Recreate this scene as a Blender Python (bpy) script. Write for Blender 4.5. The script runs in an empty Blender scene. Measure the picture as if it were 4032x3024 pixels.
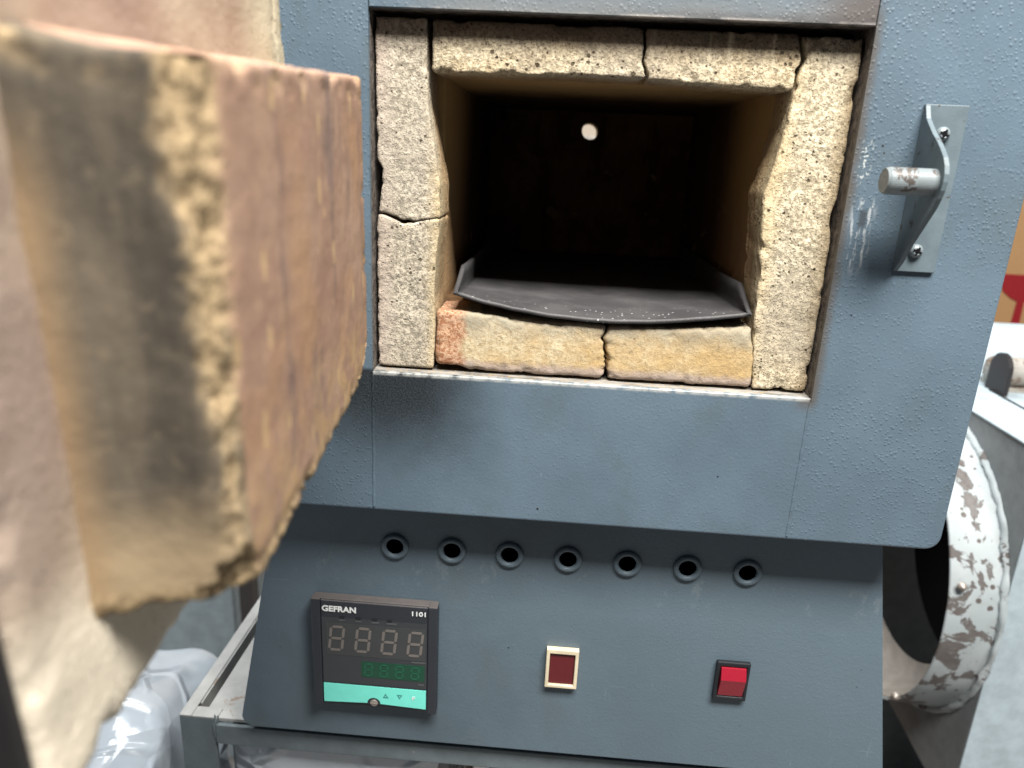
import bpy, bmesh, math, random
from mathutils import Vector, Matrix, noise as mn
random.seed(7)
S = bpy.context.scene
COL = S.collection

# ---------------------------------------------------------------- camera
cd = bpy.data.cameras.new('camera'); cam = bpy.data.objects.new('camera', cd); COL.objects.link(cam)
cam.location = (0.11478, -0.45435, 0.13869)
cam.rotation_euler = (1.26908, -0.04575, 0.06625)
cd.sensor_width = 36; cd.lens = 25.99; cd.clip_start = 0.01; cd.clip_end = 50
cd.dof.use_dof = True; cd.dof.focus_distance = 0.50; cd.dof.aperture_fstop = 6.5
S.camera = cam
# ---------------------------------------------------------------- world, lamps, exposure
w = bpy.data.worlds.new('World'); S.world = w; w.use_nodes = True
w.node_tree.nodes['Background'].inputs[0].default_value = (0.80, 0.88, 1.0, 1)
w.node_tree.nodes['Background'].inputs[1].default_value = 0.085
def area(name, loc, target, sx, sy, power, color):
    l = bpy.data.lights.new(name, 'AREA'); l.shape = 'RECTANGLE'; l.size = sx; l.size_y = sy; l.energy = power; l.color = color
    o = bpy.data.objects.new(name, l); COL.objects.link(o); o.location = loc
    o.rotation_euler = (Vector(target) - Vector(loc)).to_track_quat('-Z', 'Y').to_euler(); return o
area('ceiling_tube_lamp', (0.48, -0.75, 1.45), (0.48, 0.0, 0.0), 1.15, 0.44, 108, (1.0, 0.965, 0.90))
area('far_fill_lamp', (-0.25, 0.95, 1.7), (0.1, 0.5, -0.3), 1.4, 0.4, 50, (0.92, 0.97, 1.0))  # unseen fill lamp added at the back left
S.view_settings.view_transform = 'Standard'; S.view_settings.look = 'None'
S.view_settings.exposure = 0.0; S.view_settings.gamma = 1.0
S.render.engine = 'CYCLES'
S.cycles.max_bounces = 6; S.cycles.diffuse_bounces = 3; S.cycles.glossy_bounces = 2; S.cycles.transmission_bounces = 2
S.cycles.caustics_reflective = False; S.cycles.caustics_refractive = False

# ---------------------------------------------------------------- node helper
class G:
    def __init__(s, name):
        s.m = bpy.data.materials.new(name); s.m.use_nodes = True; s.t = s.m.node_tree; s.t.nodes.clear()
        s.o = s.t.nodes.new('ShaderNodeOutputMaterial'); s.co = s.t.nodes.new('ShaderNodeTexCoord').outputs['Object']
    def nd(s, ty, **k):
        n = s.t.nodes.new(ty)
        for a, b in k.items(): setattr(n, a, b)
        return n
    def put(s, sock, v):
        if isinstance(v, bpy.types.NodeSocket): s.t.links.new(v, sock)
        elif isinstance(v, (tuple, list)) and len(v) == 3 and sock.type == 'RGBA': sock.default_value = (*v, 1)
        else: sock.default_value = v
    def math(s, op, a, b=0.0, c=None, clamp=False):
        n = s.nd('ShaderNodeMath', operation=op, use_clamp=clamp); s.put(n.inputs[0], a); s.put(n.inputs[1], b)
        if c is not None: s.put(n.inputs[2], c)
        return n.outputs[0]
    def mul(s, a, b): return s.math('MULTIPLY', a, b)
    def add(s, a, b): return s.math('ADD', a, b)
    def sub(s, a, b): return s.math('SUBTRACT', a, b)
    def mapv(s, v=None, scale=(1, 1, 1), loc=(0, 0, 0), rot=(0, 0, 0)):
        n = s.nd('ShaderNodeMapping'); s.put(n.inputs[0], v or s.co); n.inputs['Scale'].default_value = scale
        n.inputs['Location'].default_value = loc; n.inputs['Rotation'].default_value = rot; return n.outputs[0]
    def noise(s, scale, detail=3.0, rough=0.55, v=None, dist=0.0):
        n = s.nd('ShaderNodeTexNoise'); s.put(n.inputs['Vector'], v or s.co); n.inputs['Scale'].default_value = scale
        n.inputs['Detail'].default_value = detail; n.inputs['Roughness'].default_value = rough; n.inputs['Distortion'].default_value = dist
        return n.outputs[0]
    def voro(s, scale, v=None, rnd=1.0):
        n = s.nd('ShaderNodeTexVoronoi'); s.put(n.inputs['Vector'], v or s.co); n.inputs['Scale'].default_value = scale
        n.inputs['Randomness'].default_value = rnd
        sep = s.nd('ShaderNodeSeparateColor'); s.t.links.new(n.outputs['Color'], sep.inputs[0])
        return n.outputs['Distance'], sep.outputs[0]
    def step(s, v, lo, hi):
        n = s.nd('ShaderNodeMapRange', interpolation_type='SMOOTHSTEP'); s.put(n.inputs['Value'], v)
        s.put(n.inputs['From Min'], lo); s.put(n.inputs['From Max'], hi); return n.outputs[0]
    def band(s, v, a, b, c, d): return s.mul(s.step(v, a, b), s.sub(1.0, s.step(v, c, d)))
    def xyz(s, v=None):
        n = s.nd('ShaderNodeSeparateXYZ'); s.put(n.inputs[0], v or s.co); return n.outputs
    def mix(s, f, a, b, mode='MIX'):
        n = s.nd('ShaderNodeMix', data_type='RGBA', blend_type=mode); s.put(n.inputs[0], f); s.put(n.inputs[6], a); s.put(n.inputs[7], b)
        return n.outputs[2]
    def ramp(s, f, stops):
        n = s.nd('ShaderNodeValToRGB'); s.put(n.inputs[0], f); e = n.color_ramp.elements
        while len(e) < len(stops): e.new(0.5)
        for k, (p, c) in zip(e, stops): k.position = p; k.color = (*c, 1)
        return n.outputs[0]
    def bump(s, h, strength=0.5, dist=0.001, normal=None):
        n = s.nd('ShaderNodeBump'); s.put(n.inputs['Height'], h); n.inputs['Strength'].default_value = strength
        n.inputs['Distance'].default_value = dist
        if normal: s.put(n.inputs['Normal'], normal)
        return n.outputs[0]
    def attr(s, name): return s.nd('ShaderNodeAttribute', attribute_name=name).outputs['Fac']
    def out(s, color, rough=0.5, normal=None, metal=0.0, spec=0.5, **k):
        b = s.nd('ShaderNodeBsdfPrincipled'); s.put(b.inputs['Base Color'], color); s.put(b.inputs['Roughness'], rough)
        s.put(b.inputs['Metallic'], metal); s.put(b.inputs['Specular IOR Level'], spec)
        if normal: s.put(b.inputs['Normal'], normal)
        for a, v in k.items(): s.put(b.inputs[a.replace('_', ' ')], v)
        s.t.links.new(b.outputs[0], s.o.inputs[0]); return s.m

# ---------------------------------------------------------------- materials
def paint_nodules(g, amount=1.0):
    d, r = g.voro(410); rad = g.add(0.18, g.mul(r, 0.32))
    n1 = g.math('POWER', g.sub(1.0, g.math('MINIMUM', g.math('DIVIDE', d, rad), 1.0)), 0.8)
    h = g.mul(n1, g.mul(g.add(0.45, g.mul(g.step(g.noise(16, 1), 0.35, 0.62), 0.55)), amount))
    return g.add(h, g.add(g.mul(g.noise(420, 3, 0.6), 0.55), g.mul(g.noise(25, 2), 1.0)))

def m_paint(name, nod=1.0, base=(0.097, 0.140, 0.182), soot=False, lintel=False):
    g = G(name); x, y, z = g.xyz()
    h = paint_nodules(g, nod)
    c = g.mix(g.step(g.noise(9, 4, 0.6), 0.3, 0.7), tuple(k * 0.88 for k in base), tuple(k * 1.10 for k in base))
    c = g.mix(g.mul(g.step(g.noise(700, 2, 0.7), 0.62, 0.72), 0.28), c, (0.25, 0.30, 0.33))
    # tiny dark chips and pale specks
    d, r = g.voro(60); c = g.mix(g.mul(g.math('LESS_THAN', d, 0.05), g.math('GREATER_THAN', r, 0.72)), c, (0.02, 0.022, 0.025))
    c = g.mix(g.mul(g.step(g.noise(21, 5, 0.7, g.mapv(loc=(4, 1, 3), scale=(1, 1, 0.6))), 0.50, 0.70), 0.45), c, (0.085, 0.108, 0.118))      # greasy darker clouds
    sv = g.mapv(scale=(1, 1, 0.10), rot=(0, 0.5, 0)); sv2 = g.mapv(scale=(0.10, 1, 1), rot=(0, 0.25, 0), loc=(2, 2, 2))
    scr = g.add(g.step(g.noise(420, 1, 0.4, sv), 0.735, 0.76), g.step(g.noise(420, 1, 0.4, sv2), 0.775, 0.80)); c = g.mix(g.mul(g.mul(g.math('MINIMUM', scr, 1.0), g.step(g.noise(13, 2, 0.5, g.mapv(loc=(8, 3, 1))), 0.58, 0.70)), 0.30), c, (0.30, 0.35, 0.38))      # fine scratches
    rough = g.add(0.36, g.mul(g.noise(30, 4), 0.22))
    if soot:
        sp = g.step(g.noise(900, 3, 0.8), 0.40, 0.62)
        near = g.mul(g.sub(1.0, g.step(z, 0.0, 0.003)), g.sub(1.0, g.step(g.add(g.mul(z, -1.0), g.mul(g.noise(25, 4), 0.03)), 0.030, 0.105)))
        near = g.mul(near, g.band(g.add(x, g.mul(g.noise(18, 3), 0.03)), -0.030, 0.008, 0.045, 0.115))
        c = g.mix(g.mul(near, g.add(0.80, g.mul(sp, 0.20))), c, (0.010, 0.011, 0.012))
        # pale heat haze and brown rim round the mouth
        wz = g.mul(g.band(z, -0.012, 0.0, 0.21, 0.235), g.band(g.add(x, g.mul(g.noise(60, 3), 0.006)), 0.270, 0.281, 0.283, 0.2905))
        c = g.mix(g.mul(wz, 0.75), c, (0.085, 0.065, 0.048))
        lip = g.mul(g.mul(g.band(z, -0.0030, -0.0010, 0.0, 0.001), g.band(x, 0.0, 0.001, 0.279, 0.2802)), g.step(g.noise(120, 3), 0.3, 0.6))
        c = g.mix(g.mul(lip, 0.8), c, (0.42, 0.43, 0.42))
        # worn streaks beside the catch
        xs = g.mapv(scale=(1.0, 1.0, 0.16), rot=(0, 0.10, 0)); st = g.step(g.noise(330, 3, 0.6, xs), 0.50, 0.60)
        wm = g.mul(g.band(x, 0.283, 0.287, 0.295, 0.300), g.band(z, 0.075, 0.092, 0.118, 0.126))
        c = g.mix(g.mul(g.mul(wm, st), 0.75), c, (0.40, 0.43, 0.45))
        wk = g.mul(g.band(x, 0.288, 0.2905, 0.2925, 0.295), g.band(z, 0.104, 0.109, 0.115, 0.119))
        c = g.mix(g.mul(wk, 0.75), c, (0.035, 0.04, 0.045))
        ws = g.mul(g.band(x, 0.2835, 0.285, 0.289, 0.292), g.band(z, 0.128, 0.138, 0.15, 0.158))
        c = g.mix(g.mul(g.mul(ws, g.step(g.noise(500, 3), 0.55, 0.6)), 0.8), c, (0.5, 0.53, 0.52))
    if lintel:
        dz = g.sub(z, 0.2142)
        n = g.noise(35, 5, 0.65, g.mapv(scale=(0.5, 1, 1)))
        m = g.mul(g.sub(1.0, g.step(g.add(dz, g.mul(n, 0.02)), 0.008, 0.034)), g.step(g.add(x, g.mul(n, 0.05)), 0.02, 0.09))
        c = g.mix(g.mul(m, 0.75), c, (0.165, 0.168, 0.168))
        br = g.mul(g.step(g.add(x, g.mul(n, 0.03)), 0.245, 0.285), g.band(dz, -0.01, 0.004, 0.02, 0.036))
        c = g.mix(g.mul(br, 0.8), c, (0.085, 0.068, 0.062))
        dk = g.mul(g.sub(1.0, g.step(g.add(dz, g.mul(g.noise(80, 4), 0.006)), 0.003, 0.010)), g.step(g.add(x, g.mul(n, 0.06)), 0.12, 0.24)); c = g.mix(g.mul(dk, 0.6), c, (0.05, 0.045, 0.045))
        e = g.mul(g.sub(1.0, g.step(dz, 0.0, 0.0022)), g.step(n, 0.42, 0.55)); c = g.mix(g.mul(e, 0.7), c, (0.45, 0.42, 0.40))
    if name.startswith('control'):    # paler towards the right, with scuffs under the holes
        c = g.mix(g.mul(g.step(g.add(x, g.mul(g.noise(12, 3), 0.15)), 0.10, 0.38), 0.55), c, tuple(k * 1.35 for k in base))
        sc = g.mul(g.band(z, -0.185, -0.165, -0.158, -0.148), g.step(g.noise(55, 5, 0.7, g.mapv(scale=(1, 1, 0.6))), 0.56, 0.64)); c = g.mix(g.mul(sc, 0.16), c, (0.30, 0.34, 0.36))
    return g.out(c, rough, g.bump(h, 0.38, 0.0008), 0.0, 0.40)

def m_plainpaint(name, base, rough=0.42, worn=None, wornamt=0.0, grit=0.25, spec=0.4):
    g = G(name); n = g.noise(45, 5, 0.65)
    c = g.mix(g.step(n, 0.3, 0.7), tuple(k * 0.86 for k in base), tuple(k * 1.1 for k in base))
    if worn: c = g.mix(g.mul(g.step(g.noise(60, 6, 0.7, dist=0.6), 0.60 - wornamt, 0.63 - wornamt), 0.95), c, worn)
    return g.out(c, g.add(rough, g.mul(g.noise(80, 3), 0.18)), g.bump(g.noise(600, 3), grit, 0.0006), 0, spec)

def m_brick(name, lo, hi, soot_top=0.0, yellow=0.0, pit=1.0, margin=None):
    g = G(name); x, y, z = g.xyz()
    n = g.noise(22, 5, 0.62); f = g.noise(420, 4, 0.75)
    c = g.mix(g.step(n, 0.30, 0.72), lo, hi)
    c = g.mix(g.step(f, 0.38, 0.62), tuple(k * 0.50 for k in lo), c)
    if yellow: c = g.mix(g.mul(g.step(g.noise(16, 4, 0.6, g.mapv(loc=(3, 1, 2))), 0.42, 0.64), yellow), c, (0.56, 0.36, 0.135))
    if margin:      # outer edge bleached pinkish grey, edge towards the mouth fired yellow
        e0, e1, m0, m1 = margin; xn = g.add(x, g.mul(g.sub(g.noise(45, 4, 0.65), 0.5), 0.014))
        c = g.mix(g.mul(g.sub(1.0, g.step(xn, e0, e1)), 0.75), c, (0.44, 0.365, 0.31)) if e0 < e1 else g.mix(g.mul(g.step(xn, e1, e0), 0.75), c, (0.40, 0.30, 0.18))
        c = g.mix(g.mul(g.step(xn, m0, m1), 0.7), c, (0.52, 0.40, 0.22)) if m0 < m1 else g.mix(g.mul(g.sub(1.0, g.step(xn, m1, m0)), 0.6), c, (0.62, 0.49, 0.29))
    # soft dark smudges, scattered scorch marks
    c = g.mix(g.mul(g.step(g.noise(33, 5, 0.7, g.mapv(loc=(1, 6, 8), scale=(1, 1, 0.6))), 0.56, 0.72), 0.40), c, (0.23, 0.19, 0.145))
    # grey weathered outer margins
    gm = g.step(g.noise(11, 3, 0.5, g.mapv(loc=(7, 2, 5))), 0.5, 0.72); c = g.mix(g.mul(gm, 0.5), c, (0.40, 0.36, 0.30))
    wv = g.nd('ShaderNodeVectorMath', operation='ADD'); nv = g.nd('ShaderNodeTexNoise'); g.put(nv.inputs['Vector'], g.co); nv.inputs['Scale'].default_value = 700
    sc = g.nd('ShaderNodeVectorMath', operation='SCALE'); g.t.links.new(nv.outputs['Color'], sc.inputs[0]); sc.inputs['Scale'].default_value = 0.0014
    g.t.links.new(g.co, wv.inputs[0]); g.t.links.new(sc.outputs[0], wv.inputs[1]); wv = wv.outputs[0]
    d, r = g.voro(340, wv); rad = g.mul(g.mul(g.math('POWER', r, 2.3), 0.42 * pit), g.add(0.45, g.mul(g.step(g.noise(38, 2), 0.35, 0.65), 0.65)))
    p1 = g.sub(1.0, g.step(d, g.mul(rad, 0.72), g.add(rad, 0.02)))
    d2, r2 = g.voro(820, wv); rad2 = g.mul(g.math('POWER', r2, 1.3), 0.46 * pit)
    p2 = g.sub(1.0, g.step(d2, g.mul(rad2, 0.7), g.add(rad2, 0.03)))
    c = g.mix(g.mul(p2, 0.36), c, (0.20, 0.15, 0.09)); c = g.mix(g.mul(p1, 0.84), c, (0.045, 0.028, 0.014))  # pores coloured dark to stand for the shade inside them
    if soot_top:
        sm = g.mul(g.step(g.add(z, g.mul(g.noise(90, 3, 0.6, g.mapv(scale=(1, 1, 0.3))), 0.008)), 0.196, 0.212), soot_top)
        c = g.mix(sm, c, (0.11, 0.085, 0.065))
        dr = g.step(g.noise(160, 2, 0.5, g.mapv(scale=(1, 0.2, 0.03))), 0.60, 0.70)
        c = g.mix(g.mul(g.mul(dr, g.step(z, 0.183, 0.20)), g.mul(g.step(x, 0.15, 0.19), 0.6)), c, (0.68, 0.60, 0.44))
    c = g.mix(g.mul(g.step(g.add(y, g.mul(n, 0.012)), 0.020, 0.042), 0.8), c, (0.34, 0.225, 0.12))   # heat-stained inner faces
    h = g.add(g.mul(f, 0.85), g.mul(g.noise(170, 3), 0.8)); h = g.sub(h, g.add(g.mul(p1, 1.7), g.mul(p2, 0.8)))
    return g.out(c, 0.95, g.bump(h, 1.0, 0.0013), 0, 0.12)

def m_bottom(name):
    g = G(name); x, y, z = g.xyz()
    f = g.noise(520, 4, 0.75)
    c = g.mix(g.step(g.noise(28, 4, 0.6), 0.35, 0.66), (0.47, 0.335, 0.165), (0.56, 0.48, 0.33))
    c = g.mix(g.mul(g.step(f, 0.62, 0.36), 0.7), c, (0.36, 0.25, 0.13))
    gr = g.step(g.add(z, g.mul(g.noise(70, 4), 0.02)), 0.030, 0.048); c = g.mix(g.mul(gr, g.add(0.30, g.mul(f, 0.8))), c, (0.26, 0.25, 0.21))
    gb = g.sub(1.0, g.step(g.add(z, g.mul(g.noise(60, 4, 0.7), -0.012)), -0.001, 0.005))
    c = g.mix(g.mul(gb, 0.8), c, (0.33, 0.27, 0.25))
    sp = g.mul(g.step(g.noise(300, 3, 0.7), 0.60, 0.68), g.step(x, 0.05, 0.06)); c = g.mix(g.mul(sp, 0.55), c, (0.17, 0.12, 0.07))
    rd = g.sub(1.0, g.step(g.add(x, g.mul(g.noise(90, 4), 0.012)), 0.060, 0.0665)); rn = g.mix(g.step(f, 0.4, 0.6), (0.27, 0.105, 0.05), (0.52, 0.33, 0.22))
    c = g.mix(g.mul(rd, 0.9), c, rn)
    h = g.add(g.mul(f, 0.8), g.mul(g.noise(150, 3), 0.8))
    return g.out(c, 0.95, g.bump(h, 0.8, 0.0009), 0, 0.1)

def m_chamber():
    g = G('dimmed_chamber_brick'); n = g.noise(18, 5, 0.65); s = g.noise(55, 4, 0.6, g.mapv(scale=(1, 0.35, 0.2)))  # browns kept dark so the chamber interior looks unlit
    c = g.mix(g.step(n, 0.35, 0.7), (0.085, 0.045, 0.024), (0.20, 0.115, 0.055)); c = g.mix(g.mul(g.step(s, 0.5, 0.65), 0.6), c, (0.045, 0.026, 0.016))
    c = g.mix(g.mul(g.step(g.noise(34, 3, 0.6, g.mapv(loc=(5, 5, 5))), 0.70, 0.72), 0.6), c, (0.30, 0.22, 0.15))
    return g.out(c, 0.9, g.bump(g.noise(300, 4), 0.5, 0.001), 0, 0.15)

def m_chamber_side():
    g = G('stained_shaded_chamber_wall'); x, y, z = g.xyz()
    n = g.noise(30, 4, 0.6, g.mapv(scale=(1, 0.5, 0.25)))
    c = g.mix(g.step(n, 0.35, 0.68), (0.30, 0.18, 0.095), (0.44, 0.29, 0.155))
    hz = g.step(g.add(z, g.mul(n, 0.05)), 0.10, 0.17); c = g.mix(g.mul(hz, 0.8), c, (0.42, 0.28, 0.12))
    c = g.mix(g.mul(g.step(g.add(y, g.mul(n, 0.10)), 0.15, 0.27), 0.9), c, (0.05, 0.026, 0.016))  # painted fade to dark with depth, paler near the mouth as if lit
    fl = g.mul(g.step(g.noise(55, 3, 0.6, g.mapv(loc=(5, 5, 5))), 0.66, 0.68), g.sub(1.0, g.step(z, 0.08, 0.12))); c = g.mix(g.mul(fl, 0.8), c, (0.40, 0.29, 0.19))
    return g.out(c, 0.92, g.bump(g.noise(320, 4), 0.6, 0.001), 0, 0.12)

def m_plug():
    g = G('door_plug_refractory'); n, u, v = g.xyz()      # local: n out of the face, u along the door, v up
    chip = g.attr('chip')
    f = g.noise(330, 4, 0.75); big = g.noise(16, 4, 0.6); st = g.noise(48, 4, 0.6, g.mapv(scale=(1.0, 1.0, 0.22)))
    pink = g.mix(g.step(big, 0.32, 0.68), (0.305, 0.185, 0.135), (0.385, 0.255, 0.185))
    pink = g.mix(g.mul(g.step(st, 0.53, 0.66), 0.70), pink, (0.175, 0.128, 0.118))
    pink = g.mix(g.mul(g.step(g.noise(210, 4, 0.7, g.mapv(scale=(1, 1, 0.4))), 0.50, 0.66), 0.45), pink, (0.46, 0.31, 0.20))
    pink = g.mix(g.mul(g.step(g.noise(260, 3, 0.7, g.mapv(loc=(2, 2, 2))), 0.58, 0.68), 0.55), pink, (0.20, 0.12, 0.085))
    pink = g.mix(g.mul(g.step(g.noise(20, 3, 0.5, g.mapv(loc=(4, 4, 4))), 0.5, 0.68), 0.6), pink, (0.42, 0.25, 0.14))
    d, r = g.voro(95, g.mapv(scale=(1, 1, 0.45))); sp = g.mul(g.math('LESS_THAN', d, g.mul(r, 0.22)), g.math('GREATER_THAN', r, 0.45))
    pink = g.mix(g.mul(sp, 0.85), pink, (0.52, 0.36, 0.20))
    pink = g.mix(g.mul(g.mul(g.sub(1.0, g.step(g.add(v, g.mul(big, 0.05)), -0.045, 0.0)), g.step(g.noise(70, 4, 0.65), 0.42, 0.60)), 0.75), pink, (0.47, 0.315, 0.165))
    edge = g.step(g.add(u, g.mul(big, 0.03)), 0.004, 0.022); pink = g.mix(g.mul(edge, 0.8), pink, (0.40, 0.23, 0.10))
    c = pink
    # sooted end face that meets the jamb when shut, its shade also in the colour
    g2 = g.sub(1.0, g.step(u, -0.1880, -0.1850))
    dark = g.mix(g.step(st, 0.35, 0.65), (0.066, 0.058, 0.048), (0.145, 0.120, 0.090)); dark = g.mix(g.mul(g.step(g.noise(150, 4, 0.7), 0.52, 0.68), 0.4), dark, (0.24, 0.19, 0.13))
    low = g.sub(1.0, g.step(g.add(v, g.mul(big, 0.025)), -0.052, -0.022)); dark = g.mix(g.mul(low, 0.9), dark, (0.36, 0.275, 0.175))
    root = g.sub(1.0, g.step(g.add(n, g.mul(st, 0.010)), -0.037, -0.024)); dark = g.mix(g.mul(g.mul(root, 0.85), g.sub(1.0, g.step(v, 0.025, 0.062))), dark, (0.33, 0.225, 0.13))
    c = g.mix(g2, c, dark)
    raw = g.mix(g.step(f, 0.38, 0.62), (0.20, 0.145, 0.085), (0.46, 0.345, 0.205))
    c = g.mix(g.math('MULTIPLY', chip, 1.0, clamp=True), c, raw)
    under = g.sub(1.0, g.step(v, -0.0735, -0.069)); c = g.mix(g.mul(under, 0.7), c, raw)
    h = g.add(g.mul(f, g.add(0.45, g.mul(chip, 0.8))), g.mul(g.noise(120, 3, 0.5, g.mapv(scale=(1, 1, 0.4))), g.add(0.35, g.mul(chip, 0.8))))
    return g.out(c, 0.93, g.bump(h, 0.6, 0.0011), 0, 0.15)

def m_slab():
    g = G('door_slab_refractory'); n, u, v = g.xyz()
    f = g.noise(300, 4, 0.75); big = g.noise(14, 4, 0.6)
    c = g.mix(g.step(big, 0.35, 0.65), (0.37, 0.275, 0.210), (0.46, 0.38, 0.29))
    pk = g.mul(g.step(g.noise(10, 3, 0.5, g.mapv(loc=(2, 9, 4))), 0.45, 0.65), 0.6); c = g.mix(pk, c, (0.30, 0.225, 0.20))
    cr = g.mul(g.step(u, -0.06, 0.0), g.step(v, 0.0, 0.03)); c = g.mix(g.mul(cr, 0.8), c, (0.58, 0.52, 0.38))
    lowc = g.sub(1.0, g.step(g.add(v, g.mul(big, 0.04)), -0.060, -0.028)); c = g.mix(g.mul(lowc, 0.95), c, (0.76, 0.68, 0.55))
    d, r = g.voro(260); p = g.sub(1.0, g.step(d, g.mul(r, 0.14), g.add(g.mul(r, 0.2), 0.03)))
    c = g.mix(g.mul(p, 0.7), c, (0.22, 0.16, 0.10))
    return g.out(c, 0.93, g.bump(g.sub(f, p), 0.8, 0.001), 0, 0.12)

def m_steel_tray():
    g = G('dark_scaled_tray_steel'); n = g.noise(30, 4, 0.6); f = g.noise(900, 3, 0.8)
    c = g.mix(g.step(n, 0.35, 0.7), (0.046, 0.045, 0.048), (0.075, 0.073, 0.076))
    d, r = g.voro(300); sp = g.mul(g.mul(g.math('LESS_THAN', d, 0.20), g.math('GREATER_THAN', r, 0.70)), g.sub(1.0, g.step(g.xyz()[1], 0.02, 0.05))); c = g.mix(g.mul(sp, 0.75), c, (0.55, 0.56, 0.58))  # pale dots near the front edge painted as glints
    return g.out(c, g.add(0.42, g.mul(f, 0.25)), g.bump(f, 0.45, 0.0007), 0.0, 0.5)

def m_bare():
    g = G('bare_sill_steel'); n = g.noise(90, 4, 0.7, g.mapv(scale=(0.25, 1, 1)))
    c = g.mix(g.step(n, 0.35, 0.65), (0.16, 0.155, 0.145), (0.46, 0.44, 0.41)); c = g.mix(g.mul(g.step(g.noise(400, 3), 0.56, 0.64), 0.7), c, (0.50, 0.34, 0.15))
    return g.out(c, 0.45, g.bump(g.noise(500, 3), 0.3, 0.0006), 0.25, 0.4)

def m_jamb():
    g = G('burnt_jamb_steel'); n = g.noise(160, 4, 0.7)
    c = g.mix(g.step(n, 0.35, 0.65), (0.06, 0.053, 0.05), (0.18, 0.155, 0.135))
    return g.out(c, 0.75, g.bump(g.noise(500, 4, 0.7), 0.8, 0.001), 0.1, 0.2)

def m_simple(name, c, rough=0.5, metal=0.0, spec=0.5, grain=0.0, **k):
    g = G(name); nrm = g.bump(g.noise(500, 3), grain, 0.0006) if grain else None
    col = g.mix(g.noise(120, 3), tuple(a * 0.9 for a in c), tuple(min(1, a * 1.1) for a in c))
    return g.out(col, rough, nrm, metal, spec, **k)

def m_chipped_white():
    g = G('chipped_white_machine_paint'); n = g.noise(26, 6, 0.68, dist=0.4)
    base = g.mix(g.step(g.noise(12, 3), 0.3, 0.7), (0.31, 0.355, 0.375), (0.38, 0.42, 0.44))
    c = g.mix(g.step(n, 0.515, 0.535), base, (0.11, 0.098, 0.095))
    c = g.mix(g.step(g.noise(85, 5, 0.7, dist=0.5), 0.66, 0.68), c, (0.12, 0.10, 0.095)); c = g.mix(g.mul(g.step(g.noise(40, 5, 0.7, g.mapv(loc=(3, 3, 3))), 0.45, 0.70), 0.3), c, (0.24, 0.25, 0.25))
    d, r = g.voro(75); c = g.mix(g.math('LESS_THAN', d, g.mul(g.math('POWER', r, 3.0), 0.30)), c, (0.10, 0.085, 0.08))
    return g.out(c, 0.55, g.bump(g.sub(1.0, g.step(n, 0.535, 0.55)), 0.5, 0.001), 0, 0.35)

def m_plastic():
    g = G('clear_crumpled_plastic_film'); w = g.mapv(scale=(1, 1, 1), rot=(0.4, 0.7, 0.2))
    d1, r1 = g.voro(11, w); d2, r2 = g.voro(26, w)
    ve = g.nd('ShaderNodeTexVoronoi', feature='DISTANCE_TO_EDGE'); ww = g.nd('ShaderNodeVectorMath', operation='ADD'); g.t.links.new(w, ww.inputs[0])
    nz = g.nd('ShaderNodeTexNoise'); nz.inputs['Scale'].default_value = 9; g.put(nz.inputs['Vector'], g.co); ns = g.nd('ShaderNodeVectorMath', operation='SCALE'); g.t.links.new(nz.outputs['Color'], ns.inputs[0]); ns.inputs['Scale'].default_value = 0.05
    g.t.links.new(ns.outputs[0], ww.inputs[1]); g.t.links.new(ww.outputs[0], ve.inputs['Vector']); ve.inputs['Scale'].default_value = 13
    cr = g.mul(g.sub(1.0, g.step(ve.outputs['Distance'], 0.0, 0.10)), g.step(g.noise(10, 2), 0.40, 0.62))
    h = g.add(g.add(g.mul(d1, 0.8), g.mul(cr, 0.30)), g.add(g.mul(d2, 0.10), g.mul(g.noise(5, 2), 1.2)))
    c = g.mix(g.noise(6, 3), (0.33, 0.38, 0.43), (0.47, 0.51, 0.56))
    return g.out(c, 0.16, g.bump(h, 0.55, 0.030), 0, 0.7, Coat_Weight=0.5, Coat_Roughness=0.08)

PAINT = m_paint('hammered_grey_blue_paint', 1.0, soot=True)
PAINT_S = m_paint('smoother_grey_blue_paint', 0.35, soot=True)
PAINT_T = m_paint('scorched_lintel_paint', 0.8, lintel=True)
PAINT_P = m_paint('control_panel_paint', 0.30, base=(0.092, 0.128, 0.158))
PLAIN = m_plainpaint('plain_grey_blue_paint', (0.118, 0.155, 0.178), 0.36, (0.06, 0.052, 0.047), 0.0, 0.1)
STANDP = m_plainpaint('stand_grey_paint', (0.118, 0.145, 0.158), 0.45, (0.25, 0.24, 0.23), -0.06)
SHELFP = m_plainpaint('pale_shelf_paint', (0.40, 0.40, 0.39), 0.55, (0.30, 0.22, 0.17), -0.03)  # paler than the stand paint, for shelf and rail tops
BR_L = m_brick('cream_grey_firebrick', (0.50, 0.44, 0.35), (0.66, 0.60, 0.49), 0.45, 0, 0.9, (0.004, 0.016, 0.028, 0.042))
BR_T = m_brick('cream_lintel_firebrick', (0.62, 0.53, 0.38), (0.76, 0.68, 0.51), 0.9, 0.22, 1.15)
BR_R = m_brick('cream_yellow_firebrick', (0.62, 0.53, 0.38), (0.76, 0.68, 0.51), 0.6, 0.10, 1.0, (0.281, 0.268, 0.252, 0.240))
BR_B = m_bottom('yellow_ochre_firebrick')
CH = m_chamber(); CHS = m_chamber_side(); PLUG = m_plug(); SLAB = m_slab(); TRAY = m_steel_tray(); BARE = m_bare(); JAMB = m_jamb()
BLACKP = m_simple('black_abs_plastic', (0.012, 0.014, 0.018), 0.42, 0, 0.4, 0.1)
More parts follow.
